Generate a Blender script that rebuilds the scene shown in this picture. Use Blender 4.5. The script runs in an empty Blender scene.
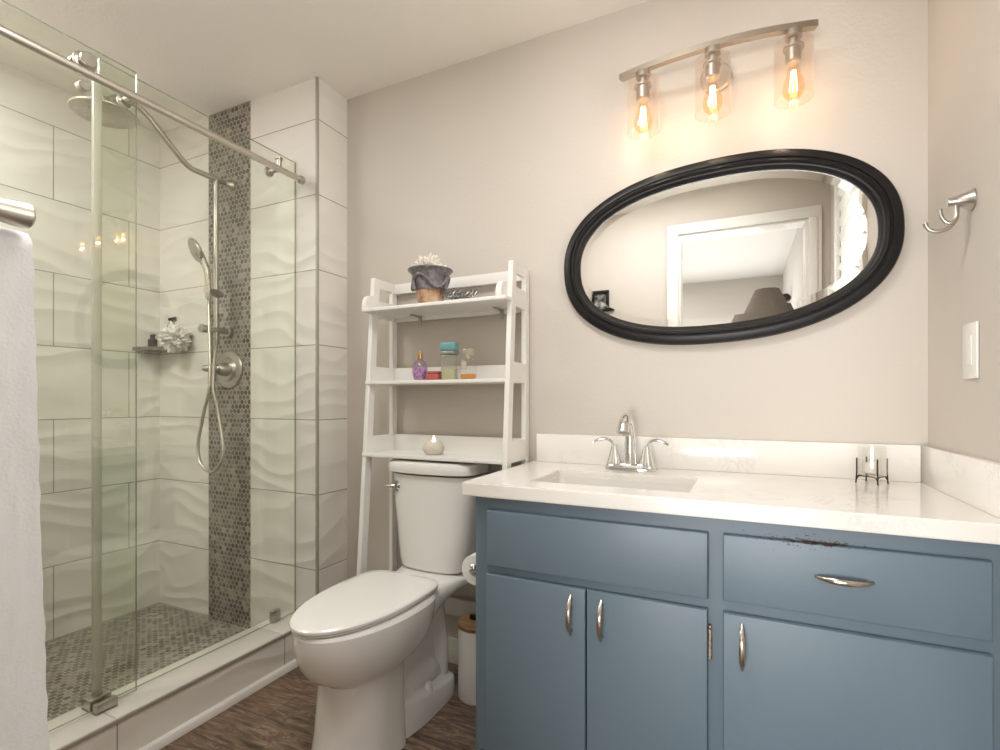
import bpy, bmesh, math, random
from mathutils import Vector, Matrix, noise as mnoise
random.seed(7)
S = bpy.context.scene
COL = S.collection
# ------------------------------------------------------------------ camera
FPX, HCAM, YAW = 509.0, 1.07, math.atan2(242, 509)
cam_d = bpy.data.cameras.new('camera')
cam_d.sensor_fit = 'HORIZONTAL'; cam_d.sensor_width = 36.0
cam_d.lens = FPX / 1000.0 * 36.0
cam_d.shift_y = 25.0 / 1000.0
cam_d.clip_start = 0.01
cam = bpy.data.objects.new('camera', cam_d)
cam.location = (0, 0, HCAM); cam.rotation_euler = (math.pi / 2, 0, YAW)
COL.objects.link(cam); S.camera = cam
# ------------------------------------------------------------------ world, exposure
S.view_settings.view_transform = 'Standard'
S.view_settings.look = 'None'
S.view_settings.gamma = 1.0
S.view_settings.use_curve_mapping = False
S.view_settings.exposure = 0.58
W = bpy.data.worlds.new('world'); S.world = W; W.use_nodes = True
W.node_tree.nodes['Background'].inputs[0].default_value = (0.86, 0.93, 1.0, 1)
W.node_tree.nodes['Background'].inputs[1].default_value = 1.6
S.cycles.max_bounces = 14; S.cycles.diffuse_bounces = 6; S.cycles.glossy_bounces = 8
S.cycles.transparent_max_bounces = 32; S.cycles.caustics_reflective = False; S.cycles.caustics_refractive = False
S.cycles.sample_clamp_indirect = 6.0

def lamp(name, kind, loc, energy, color=(1, 1, 1), size=0.1, rot=(0, 0, 0), size_y=None, parent=None):
    d = bpy.data.lights.new(name, kind); d.energy = energy; d.color = color
    if kind == 'AREA':
        d.size = size
        if size_y: d.shape = 'RECTANGLE'; d.size_y = size_y
    else: d.shadow_soft_size = size
    o = bpy.data.objects.new(name, d); o.location = loc; o.rotation_euler = rot
    COL.objects.link(o)
    return o
BULB_W, WINDOW_W, BEDROOM_W, CEIL_W = 0.50, 30.0, 96.0, 11.0
WARM = (1.0, 0.86, 0.77)
# daylight outside the shuttered window on the right wall
lamp('window_daylight', 'AREA', (0.95, 0.73, 1.45), WINDOW_W, (1.0, 0.97, 0.93), 1.1, (0, math.radians(90 + 24), 0), 1.0)
# added fill lights without fixture or window, behind the doorway and below ceilings
lamp('doorway_fill', 'AREA', (-0.30, -2.70, 0.75), BEDROOM_W, (1.0, 0.99, 0.98), 1.7, (math.radians(101), 0, 0), 1.2)  # added frontal fill through the doorway; no window stands here
lamp('bedroom_ceiling_fill', 'AREA', (-1.2, -1.5, 2.40), 24.0, (1.0, 0.98, 0.96), 1.2, (0, 0, 0))  # added to brighten the bedroom, no ceiling fixture behind it
lamp('bathroom_ceiling_fill', 'AREA', (-0.56, 0.68, 2.42), CEIL_W, (1.0, 0.99, 0.98), 0.66, (0, 0, 0), 0.36)  # unseen soft fill added for the bathroom, not a fixture
lamp('shower_ceiling_fill', 'AREA', (-2.20, 0.40, 2.42), 12.0, (1.0, 0.985, 0.96), 0.5, (0, 0, 0))  # extra fill to lift the shower, added without a lamp body
# ------------------------------------------------------------------ helpers
ORG = {}
def B(): return bmesh.new()
def put(bm, tmp):
    me = bpy.data.meshes.new('tmp'); tmp.to_mesh(me); tmp.free(); bm.from_mesh(me); bpy.data.meshes.remove(me)
def box(bm, x0, x1, y0, y1, z0, z1, bev=0.0, seg=2, mi=0, M=None):
    t = B(); bmesh.ops.create_cube(t, size=1)
    for v in t.verts:
        v.co = Vector(((x0 + x1) / 2 + v.co.x * (x1 - x0), (y0 + y1) / 2 + v.co.y * (y1 - y0), (z0 + z1) / 2 + v.co.z * (z1 - z0)))
    if bev > 0: bmesh.ops.bevel(t, geom=t.edges[:], offset=bev, segments=seg, profile=0.5, affect='EDGES')
    if M: t.transform(M)
    for f in t.faces: f.material_index = mi
    put(bm, t); return bm
def loft(bm, rings, cap0=True, cap1=True, mi=0, closed=True):
    vs = [[bm.verts.new(p) for p in r] for r in rings]
    n = len(rings[0])
    for a, b in zip(vs[:-1], vs[1:]):
        for i in range(n if closed else n - 1):
            f = bm.faces.new((a[i], a[(i + 1) % n], b[(i + 1) % n], b[i])); f.material_index = mi
    if cap0: bm.faces.new(list(reversed(vs[0]))).material_index = mi
    if cap1: bm.faces.new(vs[-1]).material_index = mi
    return bm
def lathe(bm, prof, c=(0, 0, 0), axis='z', seg=32, caps=(True, True), mi=0, M=None):
    rings = []
    for r, h in prof:
        ring = []
        for i in range(seg):
            a = 2 * math.pi * i / seg; x, y = r * math.cos(a), r * math.sin(a)
            p = {'z': (x, y, h), 'y': (x, h, -y), 'x': (h, x, y), '-y': (x, -h, y), '-x': (-h, x, -y)}[axis]
            p = Vector(p)
            if M: p = M @ p
            ring.append(p + Vector(c))
        rings.append(ring)
    return loft(bm, rings, caps[0], caps[1], mi)
def crom(pts, n=8):
    P = [Vector(p) for p in pts]; out = []
    for i in range(len(P) - 1):
        p0 = P[max(i - 1, 0)]; p1 = P[i]; p2 = P[i + 1]; p3 = P[min(i + 2, len(P) - 1)]
        for k in range(n):
            t = k / n
            out.append(0.5 * ((2 * p1) + (p2 - p0) * t + (2 * p0 - 5 * p1 + 4 * p2 - p3) * t * t + (3 * p1 - p0 - 3 * p2 + p3) * t ** 3))
    out.append(P[-1]); return out
def tube(bm, pts, r, seg=12, caps=True, flat=None, up=None, mi=0):
    P = [Vector(p) for p in pts]; n = len(P)
    R = r if isinstance(r, (list, tuple)) else [r] * n
    if len(R) != n: R = [R[0] + 0 * i for i in range(n)] if len(R) == 1 else [R[min(int(i * (len(R) - 1) / (n - 1)), len(R) - 2)] * (1 - (i * (len(R) - 1) / (n - 1)) % 1) + R[min(int(i * (len(R) - 1) / (n - 1)) + 1, len(R) - 1)] * ((i * (len(R) - 1) / (n - 1)) % 1) if i < n - 1 else R[-1] for i in range(n)]
    T = [(P[min(i + 1, n - 1)] - P[max(i - 1, 0)]).normalized() for i in range(n)]
    u = Vector(up) if up else (Vector((0, 0, 1)) if abs(T[0].z) < 0.9 else Vector((1, 0, 0)))
    rings = []
    for i in range(n):
        u = (u - T[i] * u.dot(T[i])).normalized(); w = T[i].cross(u)
        f = flat if flat else 1.0
        rings.append([P[i] + (u * math.cos(2 * math.pi * k / seg) * f + w * math.sin(2 * math.pi * k / seg)) * R[i] for k in range(seg)])
    return loft(bm, rings, caps, caps, mi)
def sphere(bm, c, r, seg=16, mi=0, sc=(1, 1, 1)):
    t = B(); bmesh.ops.create_uvsphere(t, u_segments=seg, v_segments=max(6, seg // 2), radius=r)
    for v in t.verts: v.co = Vector((v.co.x * sc[0], v.co.y * sc[1], v.co.z * sc[2])) + Vector(c)
    for f in t.faces: f.material_index = mi
    put(bm, t); return bm
def finish(name, bm, mats, loc, ang=35, smooth=True):
    if not isinstance(mats, (list, tuple)): mats = [mats]
    bmesh.ops.recalc_face_normals(bm, faces=bm.faces[:])
    bm.transform(Matrix.Translation(-Vector(loc)))
    me = bpy.data.meshes.new(name); bm.to_mesh(me); bm.free()
    for m in mats: me.materials.append(m)
    if smooth:
        me.shade_smooth(); me.set_sharp_from_angle(angle=math.radians(ang))
    o = bpy.data.objects.new(name, me); COL.objects.link(o); return o
def tag(o, label, cat, group=None):
    o['label'] = label; o['category'] = cat
    if group: o['group'] = group
    return o
def thing(name, label, cat, loc, group=None):
    o = bpy.data.objects.new(name, None); o.empty_display_size = 0.05; COL.objects.link(o)
    o.location = loc; ORG[o] = Vector(loc); return tag(o, label, cat, group)
def part(name, bm, mat, parent, label=None, **k):
    o = finish(name, bm, mat, ORG[parent], **k); o.parent = parent; ORG[o] = ORG[parent]
    if label: o['label'] = label
    return o
def solo(name, bm, mat, loc, label, cat, group=None, **k):
    o = finish(name, bm, mat, loc, **k); o.location = loc; ORG[o] = Vector(loc); return tag(o, label, cat, group)
def struct(name, bm, mat, parent=None, **k):
    o = finish(name, bm, mat, (0, 0, 0), **k); ORG[o] = Vector((0, 0, 0))
    if parent: o.parent = parent
    else: o['kind'] = 'structure'
    return o
# ------------------------------------------------------------------ materials
class N:
    """thin wrapper for building node trees"""
    def __init__(s, name):
        s.m = bpy.data.materials.new(name); s.m.use_nodes = True; s.t = s.m.node_tree; s.t.nodes.clear()
        s.out = s.t.nodes.new('ShaderNodeOutputMaterial')
    def n(s, kind, **kw):
        o = s.t.nodes.new('ShaderNode' + kind)
        for k, v in kw.items():
            if k == 'inp':
                for a, b in v.items(): s.set(o.inputs[a], b)
            else: setattr(o, k, v)
        return o
    def set(s, sock, v):
        if isinstance(v, bpy.types.NodeSocket): s.t.links.new(v, sock)
        elif isinstance(v, bpy.types.Node): s.t.links.new(v.outputs[0], sock)
        else:
            if hasattr(sock.default_value, '__len__') and len(sock.default_value) == 4 and len(v) == 3: v = (*v, 1)
            sock.default_value = v
    def math(s, op, a, b=None, c=None, clamp=False):
        o = s.n('Math', operation=op, use_clamp=clamp); s.set(o.inputs[0], a)
        if b is not None: s.set(o.inputs[1], b)
        if c is not None: s.set(o.inputs[2], c)
        return o.outputs[0]
    def mix(s, f, a, b):
        o = s.n('Mix', data_type='RGBA'); s.set(o.inputs[0], f); s.set(o.inputs[6], a); s.set(o.inputs[7], b); return o.outputs[2]
    def obj(s): return s.n('TexCoord').outputs['Object']
    def sep(s, v): o = s.n('SeparateXYZ'); s.set(o.inputs[0], v); return o.outputs
    def comb(s, x=0.0, y=0.0, z=0.0):
        o = s.n('CombineXYZ'); s.set(o.inputs[0], x); s.set(o.inputs[1], y); s.set(o.inputs[2], z); return o.outputs[0]
    def noise(s, vec, scale, detail=2.0, rough=0.5, dist=0.0):
        return s.n('TexNoise', inp={'Vector': vec, 'Scale': scale, 'Detail': detail, 'Roughness': rough, 'Distortion': dist}).outputs[0]
    def ramp(s, f, stops):
        o = s.n('ValToRGB'); s.set(o.inputs[0], f); e = o.color_ramp.elements
        while len(e) < len(stops): e.new(0.5)
        for el, (p, c) in zip(e, stops): el.position = p; el.color = (*c, 1)
        return o.outputs[0]
    def bump(s, h, strength, dist, normal=None):
        o = s.n('Bump', inp={'Height': h, 'Strength': strength, 'Distance': dist})
        if normal: s.set(o.inputs['Normal'], normal)
        return o.outputs[0]
    def bsdf(s, col, rough=0.5, metal=0.0, normal=None, **kw):
        o = s.n('BsdfPrincipled'); s.set(o.inputs['Base Color'], col); s.set(o.inputs['Roughness'], rough); s.set(o.inputs['Metallic'], metal)
        if normal: s.set(o.inputs['Normal'], normal)
        for k, v in kw.items(): s.set(o.inputs[k.replace('_', ' ')], v)
        s.t.links.new(o.outputs[0], s.out.inputs[0]); return o
def plain(name, col, rough=0.5, metal=0.0, var=0.06, scale=12.0, bump=0.0, bscale=200.0, **kw):
    m = N(name); c = m.obj(); f = m.noise(c, scale, 3)
    col2 = tuple(max(0, x * (1 - var)) for x in col)
    cc = m.mix(f, col2, col)
    nm = m.bump(m.noise(c, bscale, 2), bump, 0.002) if bump else None
    m.bsdf(cc, m.math('MULTIPLY_ADD', f, 0.08, rough - 0.04), metal, nm, **kw); return m.m
def thin_glass(name, tint, base=0.045, diff=0.0, diffcol=(1, 1, 1), rough=0.0, trans=0.0):
    m = N(name)
    lw = m.n('LayerWeight', inp={'Blend': 0.5}).outputs['Facing']
    fr = m.math('MULTIPLY_ADD', m.math('POWER', lw, 5.0), 0.9 - base, base)
    t = m.n('BsdfTransparent', inp={'Color': tint}); g = m.n('BsdfGlossy', inp={'Color': (1, 1, 1), 'Roughness': rough})
    mx = m.n('MixShader'); m.set(mx.inputs[0], fr); m.set(mx.inputs[1], t); m.set(mx.inputs[2], g)
    res = mx
    if diff > 0:
        d = m.n('BsdfDiffuse', inp={'Color': diffcol}); d2 = m.n('BsdfTranslucent', inp={'Color': diffcol})
        a = m.n('MixShader'); m.set(a.inputs[0], 0.5); m.set(a.inputs[1], d); m.set(a.inputs[2], d2)
        b = m.n('MixShader'); m.set(b.inputs[0], diff); m.set(b.inputs[1], mx); m.set(b.inputs[2], a); res = b
    m.t.links.new(res.outputs[0], m.out.inputs[0]); return m.m
def emit(name, col, strength):
    m = N(name); e = m.n('Emission', inp={'Color': col, 'Strength': strength}); m.t.links.new(e.outputs[0], m.out.inputs[0]); return m.m
def brushed(name, col, rough=0.28, axis=2):
    m = N(name); c = m.obj(); v = m.n('VectorMath', operation='MULTIPLY'); m.set(v.inputs[0], c)
    sc = [260, 260, 260]; sc[axis] = 6; v.inputs[1].default_value = sc
    f = m.noise(v.outputs[0], 1.0, 2)
    m.bsdf(m.mix(f, tuple(x * 0.88 for x in col), col), m.math('MULTIPLY_ADD', f, 0.12, rough - 0.06), 1.0); return m.m
def wall_paint(name, col, bump=0.25, scale=110.0):
    m = N(name); c = m.obj(); f = m.noise(c, 3.0, 3); b = m.noise(c, scale, 3, 0.55)
    m.bsdf(m.mix(f, tuple(x * 0.97 for x in col), col), 0.62, 0, m.bump(b, bump, 0.003)); return m.m

ROW_H, ROW_0 = 0.3196, 0.0264
def wave_tile(name, ax, off=None, tile_len=20.0, col=(0.78, 0.755, 0.70), row_h=ROW_H, row0=ROW_0, wave=0.27):
    """glossy white wavy wall tile; ax = 'x' or 'y' horizontal axis"""
    m = N(name); s = m.sep(m.obj()); h = s[0] if ax == 'x' else s[1]; z = s[2]
    brick = m.n('TexBrick', offset=0.5, offset_frequency=2, squash=1.0)
    m.set(brick.inputs['Vector'], m.comb(m.math('ADD', h, off or 0.0), m.math('SUBTRACT', z, row0 - 20 * row_h), 0.0))
    for k, v in {'Scale': 1.0, 'Mortar Size': 0.0017, 'Mortar Smooth': 0.0, 'Bias': 0.0, 'Brick Width': tile_len, 'Row Height': row_h}.items(): brick.inputs[k].default_value = v
    grout = brick.outputs['Fac']
    row = m.math('FLOOR', m.math('DIVIDE', m.math('SUBTRACT', z, row0), row_h))
    # long lazily crossing ridges
    hv = m.comb(m.math('MULTIPLY', h, 2.4), m.math('MULTIPLY', z, 3.6), m.math('MULTIPLY', row, 3.7))
    warp = m.math('MULTIPLY', m.math('SUBTRACT', m.noise(hv, 1.0, 1), 0.5), 0.36)
    ph = m.math('MULTIPLY', m.math('ADD', z, warp), 31.0)
    ridge = m.math('SUBTRACT', 1.0, m.math('POWER', m.math('ABSOLUTE', m.math('SINE', ph)), 1.3))
    hgt = m.math('SUBTRACT', ridge, m.math('MULTIPLY', grout, 0.6))
    nm = m.bump(hgt, wave, 0.012)
    f = m.noise(m.obj(), 5.0, 3)
    cc = m.mix(grout, m.mix(f, tuple(x * 0.96 for x in col), col), (0.26, 0.235, 0.20))
    m.bsdf(cc, m.math('MULTIPLY_ADD', grout, 0.5, 0.16), 0, nm); return m.m
def penny(name, a, b, s=0.025):
    """penny-round mosaic, grey stones in pale grout; a, b = object axes 0..2"""
    m = N(name); ob = m.obj(); sp = m.sep(ob); u, v = sp[a], sp[b]; r3 = math.sqrt(3)
    U = m.math('DIVIDE', u, s); V = m.math('DIVIDE', v, s * r3)
    def lat(o):
        uu = m.math('ADD', U, o); vv = m.math('ADD', V, o)
        iu, iv = m.math('FLOOR', uu), m.math('FLOOR', vv)
        fu = m.math('SUBTRACT', m.math('SUBTRACT', uu, iu), 0.5); fv = m.math('MULTIPLY', m.math('SUBTRACT', m.math('SUBTRACT', vv, iv), 0.5), r3)
        d = m.math('SQRT', m.math('ADD', m.math('MULTIPLY', fu, fu), m.math('MULTIPLY', fv, fv)))
        wn = m.n('TexWhiteNoise', noise_dimensions='3D'); m.set(wn.inputs['Vector'], m.comb(iu, iv, o * 7 + 1))
        return d, wn.outputs['Value']
    d1, c1 = lat(0.0); d2, c2 = lat(0.5)
    less = m.math('LESS_THAN', d2, d1); d = m.math('MINIMUM', d1, d2)
    idv = m.math('ADD', m.math('MULTIPLY', less, c2), m.math('MULTIPLY', m.math('SUBTRACT', 1.0, less), c1))
    stone = m.ramp(idv, [(0.0, (0.030, 0.027, 0.023)), (0.35, (0.075, 0.066, 0.055)), (0.6, (0.15, 0.130, 0.107)), (0.85, (0.25, 0.215, 0.175)), (1.0, (0.38, 0.33, 0.275))])
    vein = m.noise(ob, 90.0, 3)
    stone = m.mix(m.math('MULTIPLY', vein, 0.5), stone, (0.20, 0.185, 0.16))
    mask = m.n('MapRange', clamp=True, inp={'Value': d, 'From Min': 0.42, 'From Max': 0.47, 'To Min': 1.0, 'To Max': 0.0}).outputs[0]
    cc = m.mix(mask, (0.42, 0.385, 0.33), stone)
    m.bsdf(cc, m.math('MULTIPLY_ADD', mask, -0.45, 0.75), 0, m.bump(mask, 0.5, 0.002)); return m.m

M_WALL = wall_paint('beige_wall_paint', (0.59, 0.54, 0.487))
M_CEIL = wall_paint('ceiling_paint', (0.86, 0.825, 0.765), 0.3, 90)
M_TRIMW = plain('white_trim_paint', (0.80, 0.785, 0.75), 0.35, 0, 0.03)
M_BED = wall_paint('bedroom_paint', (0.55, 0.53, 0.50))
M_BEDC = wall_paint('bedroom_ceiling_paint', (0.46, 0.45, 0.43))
M_NICKEL = brushed('brushed_nickel', (0.53, 0.495, 0.45), 0.30)
M_NICKEL_Y = brushed('brushed_nickel_rail', (0.68, 0.64, 0.57), 0.36, 1)
M_CHROME = plain('polished_chrome', (0.80, 0.80, 0.79), 0.06, 1.0, 0.02)
M_PORC = plain('white_porcelain', (0.80, 0.785, 0.765), 0.10, 0, 0.015, 3, Coat_Weight=0.3, Coat_Roughness=0.05)
M_SEAT = plain('white_seat_plastic', (0.82, 0.805, 0.785), 0.16, 0, 0.015, 3)
M_RACK = plain('white_lacquered_wood', (0.83, 0.815, 0.785), 0.35, 0, 0.03, 20)
M_BLACK = plain('black_lacquer', (0.011, 0.010, 0.010), 0.36, 0, 0.3, 25, Specular_IOR_Level=0.32)
M_WIRE = plain('dark_bronze_wire', (0.05, 0.035, 0.025), 0.4, 0.6, 0.2, 60)
M_MIRROR = plain('mirror_silver', (0.93, 0.925, 0.90), 0.0, 1.0, 0.005)
m_ = N('mirror_silver_clean'); m_.bsdf((0.93, 0.925, 0.90), 0.0, 1.0); M_MIRROR = m_.m
M_GLASS = thin_glass('shower_glass', (0.955, 0.972, 0.935), 0.05)
M_GEDGE = thin_glass('shower_glass_edge', (0.50, 0.54, 0.44), 0.10, 0.45, (0.45, 0.48, 0.40))
M_CLEAR = thin_glass('clear_glass', (0.97, 0.97, 0.96), 0.05)
M_SHADE = thin_glass('shade_glass', (0.94, 0.90, 0.87), 0.055, 0.06, (0.92, 0.78, 0.70))
M_BULB = thin_glass('bulb_glass', (1.0, 0.88, 0.70), 0.05)
M_FIL = emit('glowing_filament', (1.0, 0.70, 0.34), 11.0)
M_SEAL = thin_glass('vinyl_seal', (0.80, 0.80, 0.74), 0.06, 0.6, (0.80, 0.78, 0.72), 0.2)
M_PAPER = plain('tissue_paper', (0.82, 0.81, 0.79), 0.9, 0, 0.03, 60, 0.3, 120)
M_TOWEL = plain('white_terry', (0.84, 0.85, 0.87), 0.95, 0, 0.05, 60, 0.22, 300)
M_BIN = plain('white_bin_enamel', (0.72, 0.70, 0.66), 0.35, 0, 0.02)
m_ = N('bamboo_lid'); s_ = m_.sep(m_.obj()); f_ = m_.noise(m_.comb(m_.math('MULTIPLY', s_[0], 8.0), m_.math('MULTIPLY', s_[1], 90.0), s_[2]), 1.0, 3)
m_.bsdf(m_.ramp(f_, [(0.3, (0.22, 0.115, 0.05)), (0.7, (0.42, 0.25, 0.12))]), 0.45); M_BAMBOO = m_.m
# quartz
m_ = N('white_quartz'); c_ = m_.obj(); v_ = m_.noise(c_, 7.0, 6, 0.65, 1.5)
vein = m_.math('SUBTRACT', 1.0, m_.math('MULTIPLY', m_.math('ABSOLUTE', m_.math('SUBTRACT', v_, 0.5)), 26.0), clamp=True)
patch = m_.math('MULTIPLY', m_.math('SUBTRACT', m_.noise(c_, 4.0, 2), 0.52), 6.0, clamp=True)
speck = m_.math('MULTIPLY', vein, patch)
m_.bsdf(m_.mix(m_.math('MULTIPLY', speck, 0.22), (0.83, 0.805, 0.765), (0.36, 0.36, 0.37)), 0.13); M_QUARTZ = m_.m
# wood-look floor planks running along x
m_ = N('brown_wood_planks'); c_ = m_.obj(); s_ = m_.sep(c_)
br = m_.n('TexBrick', offset=0.37, offset_frequency=2); m_.set(br.inputs['Vector'], m_.comb(m_.math('ADD', s_[0], 10.31), m_.math('ADD', s_[1], 9.95), 0.0))
for k, v in {'Scale': 1.0, 'Mortar Size': 0.0012, 'Mortar Smooth': 0.1, 'Bias': 0.0, 'Brick Width': 0.92, 'Row Height': 0.155}.items(): br.inputs[k].default_value = v
br.inputs['Color1'].default_value = (0, 0, 0, 1); br.inputs['Color2'].default_value = (1, 1, 1, 1)
rowi = m_.math('FLOOR', m_.math('DIVIDE', m_.math('ADD', s_[1], 9.95), 0.155))
gv = m_.comb(m_.math('MULTIPLY', s_[0], 5.5), m_.math('MULTIPLY', s_[1], 30.0), m_.math('MULTIPLY', rowi, 5.3))
g1 = m_.noise(gv, 1.0, 8, 0.72, 2.4); g2 = m_.noise(m_.comb(m_.math('MULTIPLY', s_[0], 3.0), m_.math('MULTIPLY', s_[1], 7.0), rowi), 1.0, 3, 0.6, 0.6)
wood = m_.ramp(g1, [(0.34, (0.022, 0.014, 0.010)), (0.45, (0.095, 0.060, 0.040)), (0.56, (0.22, 0.150, 0.104)), (0.68, (0.40, 0.31, 0.24))])
wood = m_.mix(m_.math('MULTIPLY', m_.math('MULTIPLY_ADD', g2, 3.0, -1.1, clamp=True), 0.5), wood, m_.mix(br.outputs['Color'], (0.30, 0.155, 0.085), (0.20, 0.150, 0.110)))
m_.bsdf(m_.mix(br.outputs['Fac'], wood, (0.03, 0.024, 0.02)), m_.math('MULTIPLY_ADD', g1, 0.25, 0.3), 0, m_.bump(g1, 0.15, 0.002)); M_FLOOR = m_.m
M_CARPET = plain('bedroom_carpet_pile', (0.42, 0.38, 0.33), 0.95, 0, 0.2, 150, 0.6, 300)
M_TILE_Y = wave_tile('wavy_tile_long_wall', 'y', 12 * 0.604 - 1.470 + (0.302 if False else 0.0), 0.604)
M_TILE_X = wave_tile('wavy_tile_end_wall', 'x', 10.0)
M_TILE_R = wave_tile('wavy_tile_return', 'y', 10.0)
M_CURB_F = wave_tile('wavy_tile_curb', 'y', 12 * 0.595 - 0.852 + 0.2975, 0.595, row_h=0.60, row0=-0.3, wave=0.25)
M_CURB_T = plain('curb_top_tile', (0.72, 0.69, 0.635), 0.2, 0, 0.05, 6)
M_EDGE = plain('tile_edge_metal', (0.42, 0.39, 0.345), 0.4, 0.3)
M_PENNY_W = penny('penny_mosaic_wall', 0, 2)
M_PENNY_F = penny('penny_mosaic_floor', 1, 0)
# blue cabinet paint, with brown chips along one worn strip above the right drawer
def blue_paint(name, chips=False):
    m = N(name); c = m.obj(); f = m.noise(c, 4.0, 3); f2 = m.noise(c, 240, 2)
    col = m.mix(f, (0.121, 0.168, 0.212), (0.132, 0.184, 0.230))
    if chips:
        g = m.n('NewGeometry').outputs['Position']; s = m.sep(g)
        def band(v, c0, w0): return m.math('SUBTRACT', 1.0, m.math('DIVIDE', m.math('ABSOLUTE', m.math('SUBTRACT', v, c0)), w0), clamp=True)
        core = m.math('MULTIPLY', band(s[0], 0.150, 0.135), band(s[2], 0.768, 0.0075))
        wide = m.math('MULTIPLY', band(s[0], 0.095, 0.16), band(s[2], 0.765, 0.032))
        n1 = m.noise(m.n('VectorMath', operation='MULTIPLY', inp={0: g, 1: (60, 60, 150)}).outputs[0], 1.0, 4, 0.7)
        n2 = m.noise(m.n('VectorMath', operation='MULTIPLY', inp={0: g, 1: (150, 150, 210)}).outputs[0], 1.0, 2, 0.6)
        a = m.math('GREATER_THAN', m.math('MULTIPLY_ADD', core, 0.40, n1), 0.74)
        b = m.math('GREATER_THAN', m.math('MULTIPLY_ADD', wide, 0.19, n2), 0.755)
        sp = m.math('MULTIPLY', m.math('GREATER_THAN', n2, 0.20), m.math('MAXIMUM', a, m.math('MULTIPLY', b, m.math('GREATER_THAN', wide, 0.02))))
        col = m.mix(sp, col, m.mix(n2, (0.020, 0.010, 0.007), (0.065, 0.032, 0.018)))
    m.bsdf(col, m.math('MULTIPLY_ADD', f, 0.1, 0.36), 0, m.bump(f2, 0.12, 0.001)); return m.m
M_BLUE = blue_paint('blue_cabinet_paint'); M_BLUE_C = blue_paint('blue_cabinet_paint_chipped', True)
# ------------------------------------------------------------------ room shell
XL, XP, XR, YS, YB, YF, ZC = -2.71, -1.626, 0.469, 1.617, 1.797, 0.04, 2.44
bm = box(B(), XP - 0.02, XR + 0.15, YF - 0.12, YB + 0.1, -0.1, 0.0); struct('floor', bm, M_FLOOR, smooth=False)
bm = box(B(), XL - 0.1, XP - 0.12, YF - 0.02, YS + 0.05, -0.1, 0.022); struct('floor_shower', bm, M_PENNY_F, smooth=False)
bm = box(B(), XL - 0.15, XR + 0.15, YF - 0.12, YB + 0.15, ZC, ZC + 0.1); struct('ceiling', bm, M_CEIL, smooth=False)
bm = box(B(), XP - 0.05, XR + 0.15, YB, YB + 0.12, -0.05, ZC + 0.02); struct('wall_back', bm, M_WALL, smooth=False)
# right wall with the window opening
WY0, WY1, WZ0, WZ1 = 0.36, 1.10, 1.18, 2.20
bm = B()
box(bm, XR, XR + 0.14, YF - 0.12, WY0, -0.05, ZC + 0.02); box(bm, XR, XR + 0.14, WY1, YB + 0.12, -0.05, ZC + 0.02)
box(bm, XR, XR + 0.14, WY0, WY1, -0.05, WZ0); box(bm, XR, XR + 0.14, WY0, WY1, WZ1, ZC + 0.02)
struct('wall_right', bm, M_WALL, smooth=False)
# front wall with the doorway the camera stands in
DX0, DX1, DZ = -0.379, 0.357, 2.153
bm = B()
box(bm, XL - 0.1, DX0, YF - 0.12, YF, -0.05, ZC + 0.02); box(bm, DX1, XR + 0.14, YF - 0.12, YF, -0.05, ZC + 0.02); box(bm, DX0, DX1, YF - 0.12, YF, DZ, ZC + 0.02)
struct('wall_front', bm, M_WALL, smooth=False)
bm = box(B(), XL - 0.12, XL, YF - 0.12, YS + 0.2, -0.05, ZC + 0.02); struct('wall_left', bm, M_TILE_Y, smooth=False)
bm = box(B(), XL - 0.1, XP, YS, YB + 0.1, -0.05, ZC + 0.01)
for f in bm.faces: f.material_index = 1 if abs(f.normal.x) > 0.5 else 0
struct('wall_shower', bm, [M_TILE_X, M_TILE_R], smooth=False)
bm = box(B(), -2.322, -2.036, YS - 0.004, YS + 0.01, 0.0, ZC); struct('trim_1', bm, M_PENNY_W, smooth=False)
bm = box(B(), XP - 0.008, XP + 0.003, YS - 0.003, YS + 0.006, 0.13, ZC); struct('trim_2', bm, M_EDGE, smooth=False)
# shower curb: tiled front, tile top, metal nosing, quarter-round at its foot
CX0, CX1, CZ = -1.79, -1.628, 0.150
bm = B(); box(bm, CX0, CX1, YF, YS, 0.0, CZ - 0.012)
struct('wall_curb', bm, M_CURB_F, smooth=False)
bm = B()
for y0, y1 in ((YF, 0.851), (0.853, 1.441), (1.443, YS)): box(bm, CX0 - 0.004, CX1 - 0.003, y0, y1, CZ - 0.012, CZ, 0.0012)
struct('trim_3', bm, M_CURB_T)
bm = box(B(), CX1 - 0.003, CX1 + 0.005, YF, YS - 0.003, CZ - 0.012, CZ - 0.0003, 0.001); struct('trim_4', bm, M_EDGE)
bm = B(); loft(bm, [[(CX1, y, 0), (CX1 + 0.018, y, 0), (CX1 + 0.018, y, 0.012), (CX1 + 0.013, y, 0.022), (CX1, y, 0.026)] for y in (YF, YB)]); struct('trim_5', bm, M_TRIMW)
bm = B()
for x0, x1 in ((XP + 0.02, XR - 0.01),): box(bm, x0, x1, YB - 0.014, YB, 0, 0.10, 0.003)
struct('baseboard_back', bm, M_TRIMW)
# door casing and jamb
bm = B()
for y0, y1, w in ((YF + 0.005, YF + 0.014, 0.068), (YF + 0.014, YF + 0.021, 0.045)):
    box(bm, DX0 - w, DX0, y0, y1, 0, DZ, 0.002); box(bm, DX1, DX1 + w, y0, y1, 0, DZ, 0.002); box(bm, DX0 - w, DX1 + w, y0, y1, DZ, DZ + w, 0.002)
box(bm, DX0, DX0 + 0.015, YF - 0.12, YF + 0.004, 0, DZ); box(bm, DX1 - 0.015, DX1, YF - 0.12, YF + 0.004, 0, DZ); box(bm, DX0 + 0.015, DX1 - 0.015, YF - 0.12, YF + 0.004, DZ - 0.015, DZ)
struct('door_1', bm, M_TRIMW)
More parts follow.
